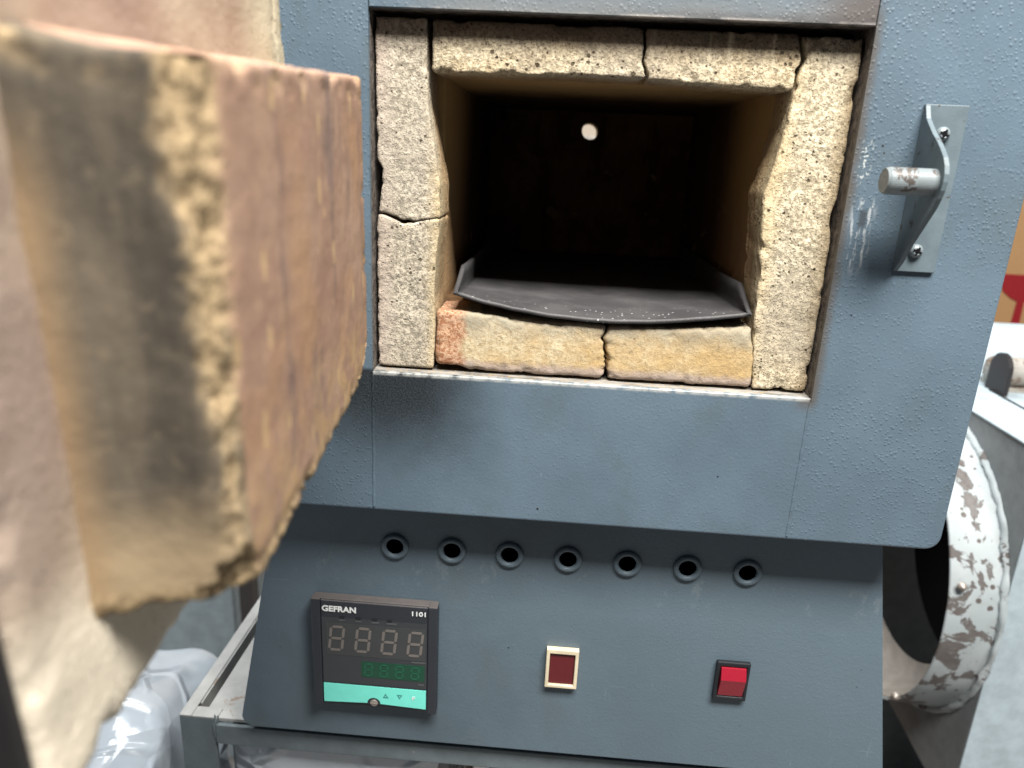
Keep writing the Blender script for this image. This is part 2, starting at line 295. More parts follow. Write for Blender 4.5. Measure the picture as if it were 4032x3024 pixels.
def m_bezel():
    g = G('charcoal_bezel_plastic'); n = g.nd('ShaderNodeNewGeometry').outputs['Normal']; nz = g.xyz(n)[2]
    c = g.mix(g.mul(g.step(nz, 0.55, 0.9), g.add(0.45, g.mul(g.noise(90, 4), 0.5))), (0.024, 0.028, 0.036), (0.115, 0.10, 0.095))   # upward faces paled in colour as if lit from above
    return g.out(c, 0.42, g.bump(g.noise(500, 2), 0.1, 0.0005), 0, 0.4)
BEZEL = m_bezel()
GLASSY = m_simple('smoked_display_window', (0.034, 0.038, 0.044), 0.22, 0, 0.5)
WINLT = m_simple('display_backing_grey', (0.045, 0.049, 0.052), 0.3, 0, 0.4)
SEG = m_simple('unlit_segment_grey', (0.155, 0.14, 0.132), 0.5, 0, 0.3)
GREENB = m_simple('dark_green_display', (0.010, 0.060, 0.034), 0.3, 0, 0.4)
SEGG = m_simple('unlit_green_segment', (0.018, 0.10, 0.060), 0.4, 0, 0.3)
TEAL = m_simple('turquoise_key_strip', (0.19, 0.78, 0.66), 0.45, 0, 0.4)
TEALD = m_simple('printed_teal_mark', (0.06, 0.27, 0.26), 0.5, 0, 0.3)
WHITE = m_simple('white_print', (0.75, 0.77, 0.78), 0.5, 0, 0.3)
FAINT = m_simple('faint_grey_print', (0.075, 0.08, 0.085), 0.5, 0, 0.3)
SCREW = m_simple('dull_screw_metal', (0.36, 0.32, 0.29), 0.45, 0.5, 0.5, 0.3)
PALEF = m_plainpaint('yellowed_white_plastic', (0.66, 0.58, 0.42), 0.4, (0.22, 0.16, 0.09), -0.03, 0.05)
DKRED = m_simple('dark_red_lens', (0.105, 0.012, 0.016), 0.28, 0, 0.4)
RED = m_simple('red_rocker_plastic', (0.28, 0.012, 0.028), 0.22, 0, 0.5, Subsurface_Weight=0.15, Subsurface_Radius=(0.004, 0.001, 0.001))
PINM = m_plainpaint('worn_painted_pin', (0.19, 0.22, 0.235), 0.30, (0.075, 0.062, 0.056), 0.045, 0.15)
DARKST = m_simple('black_oxide_steel', (0.022, 0.020, 0.022), 0.55, 0.2, 0.4, 0.3)
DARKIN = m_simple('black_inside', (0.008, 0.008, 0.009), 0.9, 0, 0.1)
MWHITE = m_plainpaint('white_machine_paint', (0.37, 0.445, 0.495), 0.5, (0.30, 0.25, 0.22), -0.10, 0.1)
MSHADE = m_plainpaint('shaded_machine_side_paint', (0.19, 0.205, 0.215), 0.55, (0.10, 0.10, 0.105), -0.09, 0.1)  # white paint of the machine's shaded side, shade put in the colour
MCHIP = m_chipped_white()
BEIGE = m_plainpaint('stained_beige_duct_lining', (0.27, 0.245, 0.22), 0.7, (0.17, 0.14, 0.12), -0.06, 0.3)
RUSTY = m_plainpaint('rusty_grey_bar', (0.30, 0.285, 0.26), 0.6, (0.15, 0.09, 0.055), 0.06, 0.4)
CARD = m_simple('brown_corrugated_card', (0.30, 0.175, 0.085), 0.85, 0, 0.15, 0.3)
CARDD = m_simple('dark_brown_card', (0.17, 0.085, 0.045), 0.85, 0, 0.15, 0.3)
CRED = m_simple('red_print', (0.20, 0.010, 0.014), 0.7, 0, 0.2)
FILM = m_plastic()
WALLM = m_simple('pale_plaster', (0.44, 0.37, 0.30), 0.9, 0, 0.1, 0.4)
FLOORM = m_simple('grey_concrete', (0.26, 0.25, 0.24), 0.85, 0, 0.2, 0.5)
POSTM = m_simple('brown_grey_steel', (0.075, 0.068, 0.066), 0.5, 0, 0.4, 0.2)
BLUEG = m_plainpaint('pale_blue_grey_cabinet', (0.36, 0.43, 0.47), 0.5, None)

# ---------------------------------------------------------------- mesh helpers
def empty(name, loc, label=None, cat=None, group=None):
    o = bpy.data.objects.new(name, None); COL.objects.link(o); o.location = loc; o.empty_display_size = 0.02
    if label: o['label'] = label; o['category'] = cat
    if group: o['group'] = group
    return o
def worldloc(o):
    v = Vector((0, 0, 0))
    while o: v += o.location; o = o.parent
    return v
def link(name, me, mat, parent=None, smooth=False, at=None, label=None):
    """Mesh in world coordinates; child origin is put back at the world origin so Object coords are metres in the place."""
    o = bpy.data.objects.new(name, me); COL.objects.link(o)
    for m in (mat if isinstance(mat, (list, tuple)) else [mat]): me.materials.append(m)
    if parent: o.parent = parent
    if at is not None: o.location = at
    elif parent: o.location = -worldloc(parent)
    if smooth:
        for p in me.polygons: p.use_smooth = True
    if label: o['label'] = label
    return o
def tag(o, label, cat, group=None):
    o['label'] = label; o['category'] = cat
    if group: o['group'] = group
    return o
def bm_mesh(bm, name='m'):
    me = bpy.data.meshes.new(name); bmesh.ops.recalc_face_normals(bm, faces=bm.faces); bm.to_mesh(me); bm.free(); return me
def box_bm(x0, x1, y0, y1, z0, z1, bev=0.0, seg=2, bm=None):
    bm2 = bmesh.new(); bmesh.ops.create_cube(bm2, size=1)
    for v in bm2.verts: v.co = Vector(((x0 + x1) / 2 + v.co.x * (x1 - x0), (y0 + y1) / 2 + v.co.y * (y1 - y0), (z0 + z1) / 2 + v.co.z * (z1 - z0)))
    if bev: bmesh.ops.bevel(bm2, geom=bm2.edges[:], offset=bev, segments=seg, affect='EDGES', profile=0.5)
    if bm is None: return bm2
    me = bpy.data.meshes.new('t'); bm2.to_mesh(me); bm2.free(); bm.from_mesh(me); bpy.data.meshes.remove(me); return bm
def box(name, x0, x1, y0, y1, z0, z1, mat, parent=None, bev=0.0, seg=2, **k):
    return link(name, bm_mesh(box_bm(x0, x1, y0, y1, z0, z1, bev, seg)), mat, parent, **k)
def prism(pts, axis, a0, a1, bev=0.0, holes=(), seg=2):
    """2-D outline (list of pairs) extruded along an axis ('x','y','z'), optional holes."""
    def P(p, a): return {'x': (a, p[0], p[1]), 'y': (p[0], a, p[1]), 'z': (p[0], p[1], a)}[axis]
    bm = bmesh.new(); loops = [list(pts)] + [list(h) for h in holes]; es = []
    for L in loops:
        vs = [bm.verts.new(P(p, a0)) for p in L]; es += [bm.edges.new((vs[i], vs[(i + 1) % len(vs)])) for i in range(len(vs))]
    if holes: bmesh.ops.triangle_fill(bm, edges=es, use_beauty=True)
    else: bm.faces.new(bm.verts[:])
    r = bmesh.ops.extrude_face_region(bm, geom=bm.faces[:]); d = Vector(P((0, 0), a1)) - Vector(P((0, 0), a0))
    bmesh.ops.translate(bm, vec=d, verts=[g for g in r['geom'] if isinstance(g, bmesh.types.BMVert)])
    bmesh.ops.recalc_face_normals(bm, faces=bm.faces)
    if bev:
        e = [e for e in bm.edges if e.is_manifold and e.calc_face_angle(0) > 0.5]
        bmesh.ops.bevel(bm, geom=e, offset=bev, segments=seg, affect='EDGES', profile=0.5)
    return bm
def circ(cx, cy, r, n=32): return [(cx + r * math.cos(2 * math.pi * i / n), cy + r * math.sin(2 * math.pi * i / n)) for i in range(n)]
def lathe(profile, origin, axis, n=40):
    """profile: (distance along axis, radius)."""
    ax = Vector(axis).normalized(); a = ax.orthogonal().normalized(); b = ax.cross(a); bm = bmesh.new(); rings = []
    for (d, r) in profile:
        rings.append([bm.verts.new(Vector(origin) + ax * d + (a * math.cos(2 * math.pi * i / n) + b * math.sin(2 * math.pi * i / n)) * max(r, 1e-5)) for i in range(n)])
    for p, q in zip(rings, rings[1:]):
        for i in range(n): bm.faces.new((p[i], p[(i + 1) % n], q[(i + 1) % n], q[i]))
    return bm
def fb(p, s, o=0.0): return mn.noise(Vector((p[0] * s + o, p[1] * s + o * 1.7, p[2] * s - o)))
def sgrid(nx, ny, nz):
    """surface lattice of a unit box -> verts (0..1) and quads"""
    idx = {}; V = []; F = []
    def vid(i, j, k):
        if (i, j, k) not in idx: idx[(i, j, k)] = len(V); V.append((i / nx, j / ny, k / nz))
        return idx[(i, j, k)]
    for i in range(nx):
        for j in range(ny):
            F.append((vid(i, j, 0), vid(i, j + 1, 0), vid(i + 1, j + 1, 0), vid(i + 1, j, 0))); F.append((vid(i, j, nz), vid(i + 1, j, nz), vid(i + 1, j + 1, nz), vid(i, j + 1, nz)))
    for i in range(nx):
        for k in range(nz):
            F.append((vid(i, 0, k), vid(i + 1, 0, k), vid(i + 1, 0, k + 1), vid(i, 0, k + 1))); F.append((vid(i, ny, k), vid(i, ny, k + 1), vid(i + 1, ny, k + 1), vid(i + 1, ny, k)))
    for j in range(ny):
        for k in range(nz):
            F.append((vid(0, j, k), vid(0, j, k + 1), vid(0, j + 1, k + 1), vid(0, j + 1, k))); F.append((vid(nx, j, k), vid(nx, j + 1, k), vid(nx, j + 1, k + 1), vid(nx, j, k + 1)))
    return V, F
def pl(tab):
    tab = sorted(tab)
    def f(t):
        if t <= tab[0][0]: return tab[0][1]
        for (a, x), (b, y) in zip(tab, tab[1:]):
            if t <= b: return x + (y - x) * (t - a) / (b - a)
        return tab[-1][1]
    return f
def K(c): return lambda t: c
def rough_block(size, res, rad, seed, amp, chip, warp=None, clips=()):
    """Rounded, displaced, chipped block: size (dx,dy,dz) from the origin; warp maps local metres to the place. Returns mesh with 'chip' attribute."""
    dx, dy, dz = size; n = [max(2, int(round(d / res))) for d in size]; V, F = sgrid(*n); out = []; ch = []
    h = Vector((dx / 2, dy / 2, dz / 2))
    for (a, b, c) in V:
        p = Vector((a * dx, b * dy, c * dz)); q = p - h
        inner = Vector([max(-(h[i] - rad), min(h[i] - rad, q[i])) for i in range(3)]); d = q - inner
        nrm = d.normalized() if d.length > 1e-9 else Vector((0, 0, 1)); q2 = inner + nrm * rad
        dist = sorted([min(p[i], size[i] - p[i]) for i in range(3)])[1]
        k = 0.0
        e = max(0.0, 1 - dist / 0.009)
        cn = fb(p, 95, seed) + 0.5 * fb(p, 240, seed + 4)
        if e > 0 and cn > 0.12: k = min(1.0, (cn - 0.12) * 3) * e
        q2 = q2 - nrm * (k * chip)
        for (pt, pn, rg, ks) in clips:
            s = (q2 + h - Vector(pt)).dot(Vector(pn)); rr = rg * (fb(p, 70, seed + 9) + 0.7 * fb(p, 190, seed + 2) + 0.4 * fb(p, 420, seed))
            if s > rr: q2 = q2 - Vector(pn) * (s - rr); k = max(k, min(1.0, max(0.0, 0.35 + (s - rr) / 0.004) * (ks + (1 - ks) * min(1.0, max(0.0, 2.2 * fb(p, 55, seed + 20) + .3)))))
        disp = amp * (fb(p, 60, seed + 1) + 0.6 * fb(p, 170, seed + 3))
        q2 = q2 + nrm * disp + h
        out.append(tuple(warp(q2) if warp else q2)); ch.append(k)
    me = bpy.data.meshes.new('block'); me.from_pydata(out, [], F); me.update()
    bm = bmesh.new(); bm.from_mesh(me); bmesh.ops.recalc_face_normals(bm, faces=bm.faces); bm.to_mesh(me); bm.free()
    at = me.attributes.new('chip', 'FLOAT', 'POINT')
    for i, k in enumerate(ch): at.data[i].value = k
    return me
def text_mesh(txt, size, bold=0.0):
    c = bpy.data.curves.new('txt', 'FONT'); c.body = txt; c.size = size; c.extrude = 0.0001; c.offset = bold
    o = bpy.data.objects.new('txt', c); COL.objects.link(o); bpy.context.view_layer.update()
    me = bpy.data.meshes.new_from_object(o.evaluated_get(bpy.context.evaluated_depsgraph_get())); bpy.data.objects.remove(o); return me

# ================================================================ furnace
W, H = 0.2802, 0.2142; XL, XR = -0.0998, 0.3802; ZB, ZT = -0.1000, 0.33
furnace = empty('muffle_furnace', (0.14, 0.22, -0.33), 'grey blue muffle furnace with its brick-lined door swung open', 'furnace')
# casing behind the front sheet
CL, CR, CB, CT = XL + .004, XR - .004, ZB + .0045, ZT - .004
bm = box_bm(CL, CL + .002, .0036, .46, CB, CT); box_bm(CR - .002, CR, .0036, .46, CB, CT, bm=bm)
box_bm(CL + .002, CR - .002, .0036, .46, CT - .002, CT, bm=bm); box_bm(CL + .002, CR - .002, .0036, .46, CB, CB + .002, bm=bm)
me = bpy.data.meshes.new('b'); hole = circ(.1420, .1655, .013, 28)
b2 = prism([(CL + .002, CB + .002), (CR - .002, CB + .002), (CR - .002, CT - .002), (CL + .002, CT - .002)], 'y', .458, .46, 0, [hole])
b2.to_mesh(me); b2.free(); bm.from_mesh(me)
link('casing', bm_mesh(bm), PAINT_P, furnace)
def sheet(name, x0, x1, z0, z1, mat, outer=(), rc=None):
    pts = [(x0, z0), (x1, z0), (x1, z1), (x0, z1)]
    if rc == 'br': pts = [(x0, z0)] + [(x1 - .010 + .010 * math.sin(t), z0 + .010 - .010 * math.cos(t)) for t in [i * math.pi / 16 for i in range(9)]] + [(x1, z1), (x0, z1)]
    if rc == 'bl': pts = [(x1, z0), (x1, z1), (x0, z1)] + [(x0 + .010 - .010 * math.cos(t), z0 + .010 - .010 * math.sin(t)) for t in [i * math.pi / 16 for i in range(9)]]
    bm = prism(pts, 'y', 0.0, 0.0035)
    def isouter(e):
        m = (e.verts[0].co + e.verts[1].co) / 2
        return abs(e.verts[0].co.y) < 1e-6 and abs(e.verts[1].co.y) < 1e-6
    soft = []; hard = []
    for e in bm.edges:
        if not isouter(e): continue
        m = (e.verts[0].co + e.verts[1].co) / 2
        (soft if (m.z < z0 + .0105 or (m.x > x1 - .0105 and 'r' in outer) or (m.x < x0 + .0105 and 'l' in outer)) and (m.z < ZB + .0105 or 'r' in outer and m.x > XR - .0105 or 'l' in outer and m.x < XL + .0105) else hard).append(e)
    if soft: bmesh.ops.bevel(bm, geom=soft, offset=0.0022, segments=4, affect='EDGES', profile=0.5)
    hard = [e for e in hard if e.is_valid]
    if hard: bmesh.ops.bevel(bm, geom=hard, offset=0.0005, segments=1, affect='EDGES', profile=0.5)
    return link(name, bm_mesh(bm), mat, furnace)
sheet('front_panel', XL, -.0003, ZB, ZT, PAINT, 'l', 'bl')
sheet('front_panel', W + .0003, XR, ZB, ZT, PAINT, 'r', 'br')
sheet('front_panel', .0001, W - .0001, ZB, 0.0, PAINT_S)
sheet('front_panel', .0001, W - .0001, H, ZT, PAINT_T)
# thin weld beads along the two seams under the mouth
def bead(x, z0, z1):
    bm = bmesh.new(); rings = []; n = 60
    for i in range(n + 1):
        z = z0 + (z1 - z0) * i / n; xx = x + .0005 * fb((x, 0, z), 60); r = .0011 + .0004 * fb((x, 1, z), 150)
        rings.append([bm.verts.new((xx + r * math.cos(a), .0002 - .55 * r * math.sin(a), z)) for a in [math.pi * k / 6 for k in range(7)]])
    for p, q in zip(rings, rings[1:]):
        for i in range(6): bm.faces.new((p[i], p[i + 1], q[i + 1], q[i]))
    link('weld_bead', bm_mesh(bm), PAINT_S, furnace, True)
bead(.0002, ZB + .003, -.002); bead(W - .0002, ZB + .003, -.002)
# jamb
box('jamb', -.0030, -.0004, .0036, .035, -.003, H + .003, JAMB, furnace)
box('jamb', W + .0004, W + .0030, .0036, .035, -.003, H + .003, JAMB, furnace)
box('jamb', -.0003, W + .0003, .0036, .035, H + .0002, H + .003, JAMB, furnace)
box('sill', -.0003, W + .0003, .0036, .035, -.003, -.0004, BARE, furnace, label='worn bare steel sill under the bricks')

# --- firebricks round the mouth
YF, YBK = 0.0105, 0.050
def brick(xl, xr, zb, zt, mat, seed, name='brick', yf=YF, res=.0017, amp=.00035, chip=.0016, rad=.0016, yb=YBK, splay=None, label=None):
    zm = [zb(.14), zt(.14)]; w = .5 * (xr((zm[0] + zm[1]) / 2) - xl((zm[0] + zm[1]) / 2)) * 2; xm = (xl(.1) + xr(.1)) / 2; hh = zt(xm) - zb(xm)
    size = (w, yb - yf, hh)
    def warp(q):
        s, t = q.x / w, q.z / hh; z = zb(xm) + t * hh; x = xm
        for _ in range(4):
            x = xl(z) + s * (xr(z) - xl(z)); z = zb(x) + t * (zt(x) - zb(x))
        y = yf + q.y
        if splay: x, z = splay(x, y, z, s, t)
        return (x, y, z)
    me = rough_block(size, res, rad, seed, amp, chip, warp)
    return link(name, me, mat, furnace, True, label=label)
jag = lambda f, s, a=.0012: (lambda t: f(t) + a * (mn.noise(Vector((t * 220, s, 0))) + .6 * mn.noise(Vector((t * 600, s, 3)))))
crackL = jag(pl([(.0008, .1003), (.0119, .0975), (.0177, .0946), (.0279, .0961), (.040, .0985)]), 2, .0009)
Lin = pl([(.0033, .0379), (.0314, .039), (.0495, .0378), (.0731, .0386), (.0962, .0409), (.1184, .0406), (.1372, .0374), (.1633, .0329), (.1837, .0320), (.2113, .0317)])
Lout = jag(pl([(.0, .0014), (.09, .0012), (.118, .0045), (.127, .0050), (.132, .0016), (.2, .0011)]), 5, .0003)
brick(Lout, Lin, K(.0012), lambda x: crackL(x) - .0006 * pl([(0, .6), (.012, 1.6), (.02, 1.4), (.028, .2), (.04, .1)])(x), BR_L, 11, rad=.0009, chip=.0010, label='lower left pillar brick below the crack')
brick(Lout, Lin, lambda x: crackL(x) + .0007 * pl([(0, .6), (.012, 1.6), (.02, 1.4), (.028, .2), (.04, .1)])(x), K(.2112), BR_L, 23, rad=.0009, chip=.0010, label='upper left pillar brick above the crack')
crackT = jag(pl([(.17, .1590), (.1799, .1588), (.1849, .1596), (.1935, .1568), (.2008, .1577), (.214, .1560)]), 8, .0009)
topb = jag(pl([(.03, .1825), (.08, .1829), (.12, .1842), (.158, .1836), (.2, .1816), (.243, .1803)]), 12, .0004)
brick(jag(K(.0347), 31, .0004), lambda z: crackT(z) - .0006, topb, K(.2108), BR_T, 35)
brick(lambda z: crackT(z) + .0007, jag(pl([(.18, .2432), (.188, .2442), (.197, .2462), (.205, .2440), (.212, .2425)]), 14, .0006), topb, K(.2105), BR_T, 47)
Rin = pl([(.0036, .2457), (.0346, .2418), (.0495, .2408), (.0728, .2400), (.1008, .2376), (.1225, .2358), (.1439, .2405), (.162, .2432), (.1809, .2447), (.19, .2462), (.1969, .2482), (.2052, .2456), (.212, .2444)])
Rout = jag(pl([(0, .2796), (.0461, .2797), (.098, .2795), (.108, .2772), (.116, .2776), (.122, .2794), (.18, .2794), (.2112, .2788)]), 17, .0003)
brick(Rin, Rout, K(.0012), K(.2100), BR_R, 59, amp=.0006, chip=.002)
crackB = jag(pl([(.0, .1519), (.0167, .1502), (.0273, .1478), (.0366, .1500), (.042, .1512)]), 19, .0012)
bott = jag(pl([(.038, .0404), (.057, .0405), (.087, .0385), (.117, .0375), (.15, .0368), (.19, .0378), (.233, .0408), (.246, .0410)]), 21, .0005)
botm = jag(pl([(.038, .0045), (.055, .0040), (.062, .0016), (.25, .0012)]), 25, .0005)
brick(K(.0392), lambda z: crackB(z) - .0004, botm, bott, BR_B, 67, amp=.0005, rad=.0030, chip=.0016)
brick(lambda z: crackB(z) + .0005, jag(pl([(.0, .2449), (.02, .2445), (.04, .2412)]), 27, .0006), K(.0014), bott, BR_B, 79, amp=.0005, rad=.0030, chip=.0016)
# --- chamber behind the mouth
YC0, YC1 = .0502, .365
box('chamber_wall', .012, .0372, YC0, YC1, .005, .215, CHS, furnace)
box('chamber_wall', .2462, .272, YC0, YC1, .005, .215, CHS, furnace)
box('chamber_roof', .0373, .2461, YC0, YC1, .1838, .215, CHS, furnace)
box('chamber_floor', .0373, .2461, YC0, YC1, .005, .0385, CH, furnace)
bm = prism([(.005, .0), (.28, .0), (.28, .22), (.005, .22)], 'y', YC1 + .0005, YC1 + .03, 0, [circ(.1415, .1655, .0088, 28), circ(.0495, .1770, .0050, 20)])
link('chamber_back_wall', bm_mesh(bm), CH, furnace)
link('vent_tube', bm_mesh(lathe([(0, .0098), (.066, .0098), (.066, .0108), (0, .0108), (0, .0098)], (.1417, .3952, .1655), (0, 1, 0), 28)), SLAB, furnace, True)

# --- control panel (trapezoid front with seven real holes)
PY = 0.030
hx = [.0082, .0510, .0939, .1370, .1805, .2243, .2676]; hz = -.1440
def rcorner(c, r, a0, a1, n=6): return [(c[0] + r * math.cos(a0 + (a1 - a0) * i / n), c[1] + r * math.sin(a0 + (a1 - a0) * i / n)) for i in range(n + 1)]
pz = -.3208
pout = [(-.0765, -.092), *rcorner((-.1090, pz + .010), .0100, math.pi * 1.0, math.pi * 1.5), *rcorner((.3868, pz + .009), .009, -math.pi / 2, 0), (.3540, -.092)]
holes = [circ(x, hz, .0078, 28) for x in hx]
bm = prism(pout, 'y', PY, PY + .0015, 0, holes)
link('control_panel', bm_mesh(bm), PAINT_P, furnace); panel = bpy.data.objects['control_panel']
bmo = bmesh.new()   # folded return and box behind the panel
po = [(x * .9995, z) for x, z in pout]; ring0 = [bmo.verts.new((x, PY + .0016, z)) for x, z in po]; ring1 = [bmo.verts.new((x, .30, z)) for x, z in po]
for i in range(len(po)): bmo.faces.new((ring0[i], ring0[(i + 1) % len(po)], ring1[(i + 1) % len(po)], ring1[i]))
bmo.faces.new(ring1)
link('control_box', bm_mesh(bmo), PAINT_P, furnace)
gm = None
for i, x in enumerate(hx):
    bmg = lathe([(.0, .0104), (.0012, .0104), (.0022, .0098), (.0026, .0086), (.0022, .0070), (.0010, .0064), (.0003, .0063)], (0, 0, 0), (0, -1, 0), 40)
    if gm is None: gm = bm_mesh(bmg)
    else: bmg.free()
    o = bpy.data.objects.new('grommet', gm); COL.objects.link(o); o.parent = panel; o.location = Vector((x, PY - .0001, hz)) - worldloc(panel)
    if i == 0:
        gm.materials.append(PAINT_P)
        for p in gm.polygons: p.use_smooth = True
# --- temperature controller
cx0, cz0, CS, CY = -.0537, -.1877, .0960, .0195
def ct(s, t): return cx0 + s * CS, cz0 - t * CS
bmc = box_bm(cx0, cx0 + CS, CY + .0012, PY - .0004, cz0 - CS, cz0, .0012)
box_bm(cx0 + .007, cx0 + CS - .007, CY, CY + .0030, cz0 - CS + .0035, cz0 - .0008, .0008, bm=bmc)
ctrl = link('temperature_controller', bm_mesh(bmc), BEZEL, furnace)
box('side_rail', cx0 - .0004, cx0 + .0068, CY - .0008, CY + .008, cz0 - CS - .0004, cz0 + .0003, BEZEL, ctrl, .0009)
box('side_rail', cx0 + CS - .0068, cx0 + CS + .0004, CY - .0008, CY + .008, cz0 - CS - .0004, cz0 + .0003, BEZEL, ctrl, .0009)
def flat(name, s0, s1, t0, t1, mat, lift, par=None, bev=0.0):
    x0, z1 = ct(s0, t0); x1, z0 = ct(s1, t1); return box(name, x0, x1, CY - lift, CY - lift + .0004, z0, z1, mat, par or ctrl, bev)
flat('display_window', .079, .921, .155, .765, GLASSY, .0002)
flat('display_backing', .115, .912, .205, .500, WINLT, .0004)
def eight(name, sc, tc, w, h, th, mat, lift, slant=.10):
    bm = bmesh.new()
    def bar(xa, za, xb, zb):
        d = Vector((xb - xa, zb - za)); L = d.length; d /= L; nn = Vector((-d.y, d.x)) * th / 2; g_ = th * .30; vs = []
        a = Vector((xa, za)) + d * g_; b = Vector((xb, zb)) - d * g_
        ol = [a, a + d * th * .45 + nn, b - d * th * .45 + nn, b, b - d * th * .45 - nn, a + d * th * .45 - nn]
        for yy in (0, .0002): vs.append([bm.verts.new((q.x + slant * q.y, yy, q.y)) for q in ol])
        bm.faces.new(vs[0]); bm.faces.new(vs[1][::-1])
        for i in range(6): bm.faces.new((vs[0][i], vs[0][(i + 1) % 6], vs[1][(i + 1) % 6], vs[1][i]))
    x, z = w / 2, h / 2
    bar(-x, z, x, z); bar(-x, 0, x, 0); bar(-x, -z, x, -z); bar(-x, z, -x, 0); bar(-x, 0, -x, -z); bar(x, z, x, 0); bar(x, 0, x, -z)
    me = bm_mesh(bm); px, pzz = ct(sc, tc); return link(name, me, mat, ctrl, at=Vector((px, CY - lift, pzz)) - worldloc(ctrl))
for s in (.197, .409, .620, .830): eight('digit', s, .345, .0098, .0205, .0021, SEG, .0007)
flat('setpoint_display', .392, .908, .545, .695, GREENB, .0004)
for s in (.452, .577, .703, .830): eight('digit', s, .620, .0056, .0105, .0013, SEGG, .0007, .06)
bmt = bmesh.new()   # turquoise strip with a bite for the screw
x0, z1 = ct(.080, .782); x1, z0 = ct(.920, .962); sx, sz = ct(.492, .945)
arc = [(sx + .0052 * math.cos(a), sz + .0052 * math.sin(a)) for a in [math.pi - i * math.pi / 14 for i in range(15)]]
arc = [(a, max(b, z0)) for a, b in arc]
me = bm_mesh(prism([(x0, z0)] + arc + [(x1, z0), (x1, z1), (x0, z1)], 'y', CY - .0004, CY + .0002)); bmt.free()
link('key_strip', me, TEAL, ctrl)
def tri(sc, tc, r, up, mat):
    x, z = ct(sc, tc); k = 1 if up else -1
    o_ = [(x, z + k * r), (x - r * .95, z - k * r * .75), (x + r * .95, z - k * r * .75)]; i_ = [(x + (a - x) * .42, z - k * r * .06 + (b - z) * .42) for a, b in o_]
    link('arrow_mark', bm_mesh(prism(o_, 'y', CY - .0006, CY - .00045, 0, [i_])), mat, ctrl)
tri(.590, .862, .0024, True, TEALD); tri(.705, .858, .0024, False, TEALD)
def word(txt, s, t, size, width, mat, bold=0.0, name='lettering'):
    me = text_mesh(txt, size, bold); xs = [v.co.x for v in me.vertices]; k = width / (max(xs) - min(xs)); mx = min(xs)
    for v in me.vertices: v.co = Vector(((v.co.x - mx) * k, -v.co.z, v.co.y))
    px, pzz = ct(s, t); return link(name, me, mat, ctrl, at=Vector((px, CY - .0006, pzz)) - worldloc(ctrl))
word('GEFRAN', .086, .098, .0066, .0262, WHITE, .00022); word('1101', .803, .082, .0052, .0104, WHITE, .0001)
word('F', .808, .882, .0050, .0024, WHITE, .00005)
for s, wd in ((.225, .045), (.355, .045), (.485, .055), (.605, .075)):
    flat('led_window', s, s + .040, .140, .158, BLACKP, .0005); flat('led_caption', s - .004, s + wd, .168, .182, FAINT, .0005)
flat('display_caption', .80, .915, .512, .524, FAINT, .0005); flat('display_caption', .855, .905, .722, .734, FAINT, .0005)
bms = lathe([(0, .0031), (.0007, .0031), (.0011, .0026), (.0012, 0)], (sx, CY + .0006, sz + .0002), (0, -1, 0), 24); box_bm(sx - .0028, sx + .0028, CY - .0010, CY - .0003, sz - .0002, sz + .0006, bm=bms)
link('retaining_screw', bm_mesh(bms), SCREW, ctrl)
# --- pilot lamp
lx0, lx1, lz0, lz1 = .1262, .1508, -.2545, -.2200
def rect(a, b, c, d): return [(a, c), (b, c), (b, d), (a, d)]
lamp = link('pilot_lamp', bm_mesh(prism(rect(lx0, lx1, lz0, lz1), 'y', PY - .0050, PY - .0002, .0005, [rect(lx0 + .0026, lx1 - .0026, lz0 + .0026, lz1 - .0036)])), PALEF, furnace)
box('red_lens', lx0 + .0028, lx1 - .0028, PY - .0032, PY - .0006, lz0 + .0028, lz1 - .0038, DKRED, lamp, .0005)
# --- rocker switch
sx0, sx1, sz0, sz1 = .2550, .2802, -.2535, -.2196
sw = link('rocker_switch', bm_mesh(prism(rect(sx0, sx1, sz0, sz1), 'y', PY - .0042, PY - .0002, .0009, [rect(sx0 + .0030, sx1 - .0026, sz0 + .0032, sz1 - .0036)])), BLACKP, furnace)
zt_, zb_ = sz1 - .0040, sz0 + .0036; zr = zt_ - .0095
prof = [(PY - .0010, zt_), (PY - .0045, zt_ - .0004), (PY - .0078, zr), (PY - .0074, zr - .0010), (PY - .0036, zb_ + .0004), (PY - .0010, zb_)]
link('rocker', bm_mesh(prism(prof, 'x', sx0 + .0034, sx1 - .0030, .0004)), RED, sw)
# --- door catch: angle plate, web and pin
bmk = box_bm(.3137, .3376, -.0022, -.0001, .0829, .1757, .0004)
web = [(-.0023, .1752), (-.0062, .1680), (-.0120, .1635), (-.0171, .1598), (-.0240, .1556), (-.0295, .1516), (-.0345, .1475), (-.0376, .1434), (-.0394, .1390), (-.0396, .1350), (-.0388, .1306), (-.0370, .1262), (-.0343, .1216), (-.0300, .1165), (-.0255, .1113), (-.0160, .1003), (-.0080, .0889), (-.0023, .0832)]
me = bpy.data.meshes.new('t'); b2 = prism(web, 'x', .3137, .3164, .0003); b2.to_mesh(me); b2.free(); bmk.from_mesh(me)
catch = link('door_catch', bm_mesh(bmk), PLAIN, furnace)
link('pin', bm_mesh(lathe([(0, .0073), (.0245, .0073), (.0262, .0064), (.0263, 0)], (.3138, -.0290, .1342), (-1, 0, 0), 40)), PINM, catch)
